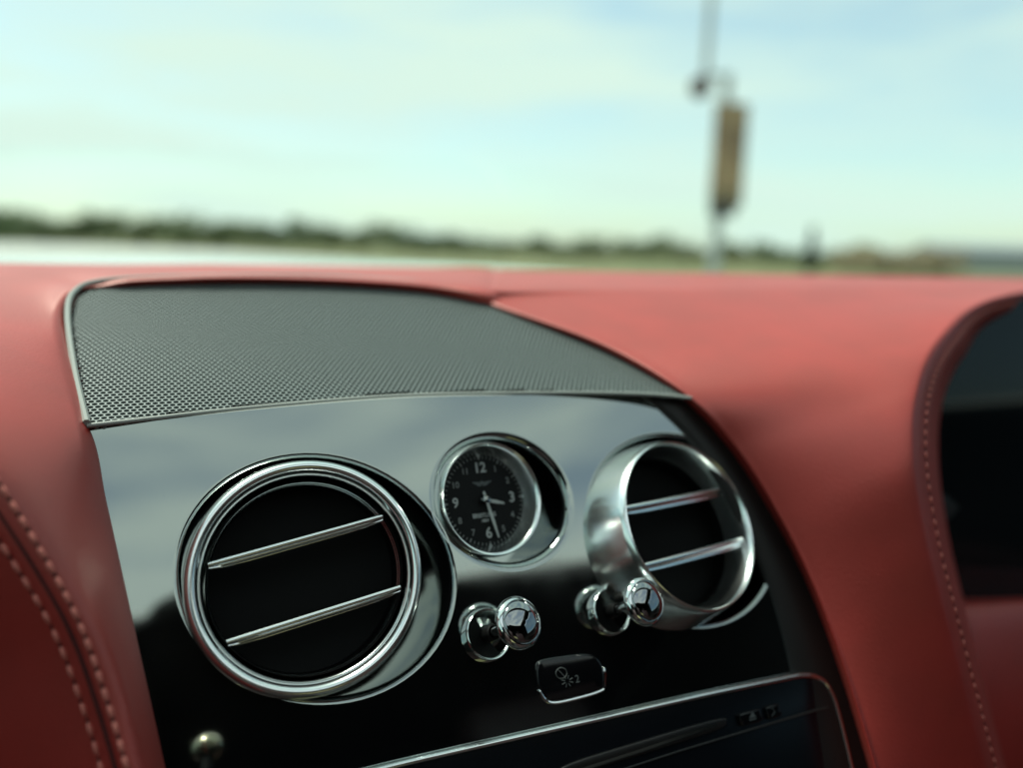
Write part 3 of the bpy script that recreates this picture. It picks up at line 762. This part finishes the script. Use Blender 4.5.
# lamp post with a tan banner, a lamp ball on a bracket and a thin mast
PD = 12.0
base = ground_at(716, PD); post = thing('lamp_post', 'tall grey post with a tan sign panel and a round lamp on a bracket', 'lamp post', base)
def pz(py): 
    d = ray(722, py); return Z + d.z / math.hypot(d.x, d.y) * PD
topz = pz(74)
obj('pole', *tube([base, base + Vector((0, 0, topz * .5)), base + Vector((0, 0, topz))], [.085, .08, .065], 14), M['galv'], post)
left = -dx
obj('bracket', *tube([base + Vector((0, 0, topz - .05)), base + left * .18 + Vector((0, 0, topz - .02)), base + left * .36 + Vector((0, 0, topz - .06))], .03, 8), M['galv'], post)
lb = base + left * .375 + Vector((0, 0, pz(88)))
obj('lamp', *lathe(lb, frame(Vector((0, 0, 1)), dyv), [(.002, -.16), (.07, -.145), (.13, -.09), (.15, 0), (.13, .09), (.07, .145), (.002, .16)], 24), M['lampglass'], post)
mb_ = base + left * .31
obj('mast', *tube([mb_ + Vector((0, 0, topz - .1)), mb_ + Vector((0, 0, topz + .75)), mb_ + Vector((0, 0, topz + 2.2))], [.05, .055, .02], 8), M['galv'], post)
z0, z1 = pz(208), pz(105)
obj('sign_panel', *box(base + dx * .06 - dyv * .12 + Vector((0, 0, (z0 + z1) / 2)), .46, .10, z1 - z0, dx, dyv, bev=.03), M['sign'], post)
obj('sign_foot', *box(base + dx * .03 - dyv * .12 + Vector((0, 0, z0 - .02)), .36, .14, .22, dx, dyv, bev=.04), M['lampglass'], post)

# ------------------------------------------------------------------ sky and sun
w = bpy.data.worlds.new('World'); sc.world = w; w.use_nodes = True
N, L = w.node_tree.nodes, w.node_tree.links
bg = N['Background']; bg.inputs['Strength'].default_value = .10
SUN_EL, SUN_AZ = R(60), R(-42)             # azimuth measured from +Y towards +X
sky = N.new('ShaderNodeTexSky'); sky.sky_type = 'NISHITA'; sky.sun_disc = False; sky.sun_elevation = SUN_EL; sky.sun_rotation = SUN_AZ; sky.dust_density = 1.0; sky.air_density = 1.0
tc = N.new('ShaderNodeTexCoord'); mp = N.new('ShaderNodeMapping'); mp.inputs['Scale'].default_value = (1.3, 1.3, 7); mp.inputs['Location'].default_value = (.4, .1, .3)
ns = N.new('ShaderNodeTexNoise'); ns.inputs['Scale'].default_value = 1.7; ns.inputs['Detail'].default_value = 5; ns.inputs['Roughness'].default_value = .5
rp = N.new('ShaderNodeValToRGB'); rp.color_ramp.elements[0].position = .38; rp.color_ramp.elements[1].position = .60
rp.color_ramp.elements[0].color = (.34, .34, .34, 1); rp.color_ramp.elements[1].color = (1, 1, 1, 1)
mx = N.new('ShaderNodeMix'); mx.data_type = 'RGBA'
L.new(tc.outputs['Generated'], mp.inputs['Vector']); L.new(mp.outputs['Vector'], ns.inputs['Vector']); L.new(ns.outputs['Fac'], rp.inputs['Fac'])
CLOUD = (3.4, 4.0, 3.7, 1)
L.new(rp.outputs['Color'], mx.inputs['Factor']); tn = N.new('ShaderNodeMix'); tn.data_type = 'RGBA'; tn.blend_type = 'MULTIPLY'; tn.inputs[0].default_value = 1; tn.inputs[7].default_value = (.76, .83, .74, 1)
L.new(sky.outputs['Color'], tn.inputs[6]); L.new(tn.outputs[2], mx.inputs[6]); mx.inputs[7].default_value = CLOUD
L.new(mx.outputs[2], bg.inputs['Color'])
sd = bpy.data.lights.new('sun', 'SUN'); sd.energy = 2.15; sd.angle = R(14); sd.color = (1, .95, .86)
so = bpy.data.objects.new('sun', sd); COL.objects.link(so)
sdir = Vector((math.sin(SUN_AZ) * math.cos(SUN_EL), math.cos(SUN_AZ) * math.cos(SUN_EL), math.sin(SUN_EL)))
so.rotation_euler = (-sdir).to_track_quat('-Z', 'Y').to_euler(); so.location = (0, 0, 20)

# ------------------------------------------------------------------ camera
cd = bpy.data.cameras.new('camera'); cam = bpy.data.objects.new('camera', cd); COL.objects.link(cam); sc.camera = cam
mt = Matrix((rt, up, -fw)).transposed().to_4x4(); mt.translation = CAM; cam.matrix_world = mt
cd.sensor_width = 36; cd.sensor_fit = 'HORIZONTAL'; cd.lens = 36 * F / 1024; cd.clip_start = .01; cd.clip_end = 6000
cd.dof.use_dof = True; cd.dof.focus_distance = .305; cd.dof.aperture_fstop = 3.1

vs = sc.view_settings; vs.view_transform = 'Standard'; vs.look = 'None'; vs.exposure = 1.3; vs.gamma = 1; vs.use_curve_mapping = False
sc.render.engine = 'CYCLES'; sc.cycles.use_denoising = True; sc.cycles.max_bounces = 8; sc.cycles.transparent_max_bounces = 8
sc.cycles.sample_clamp_indirect = 8; sc.cycles.caustics_reflective = False; sc.cycles.caustics_refractive = False
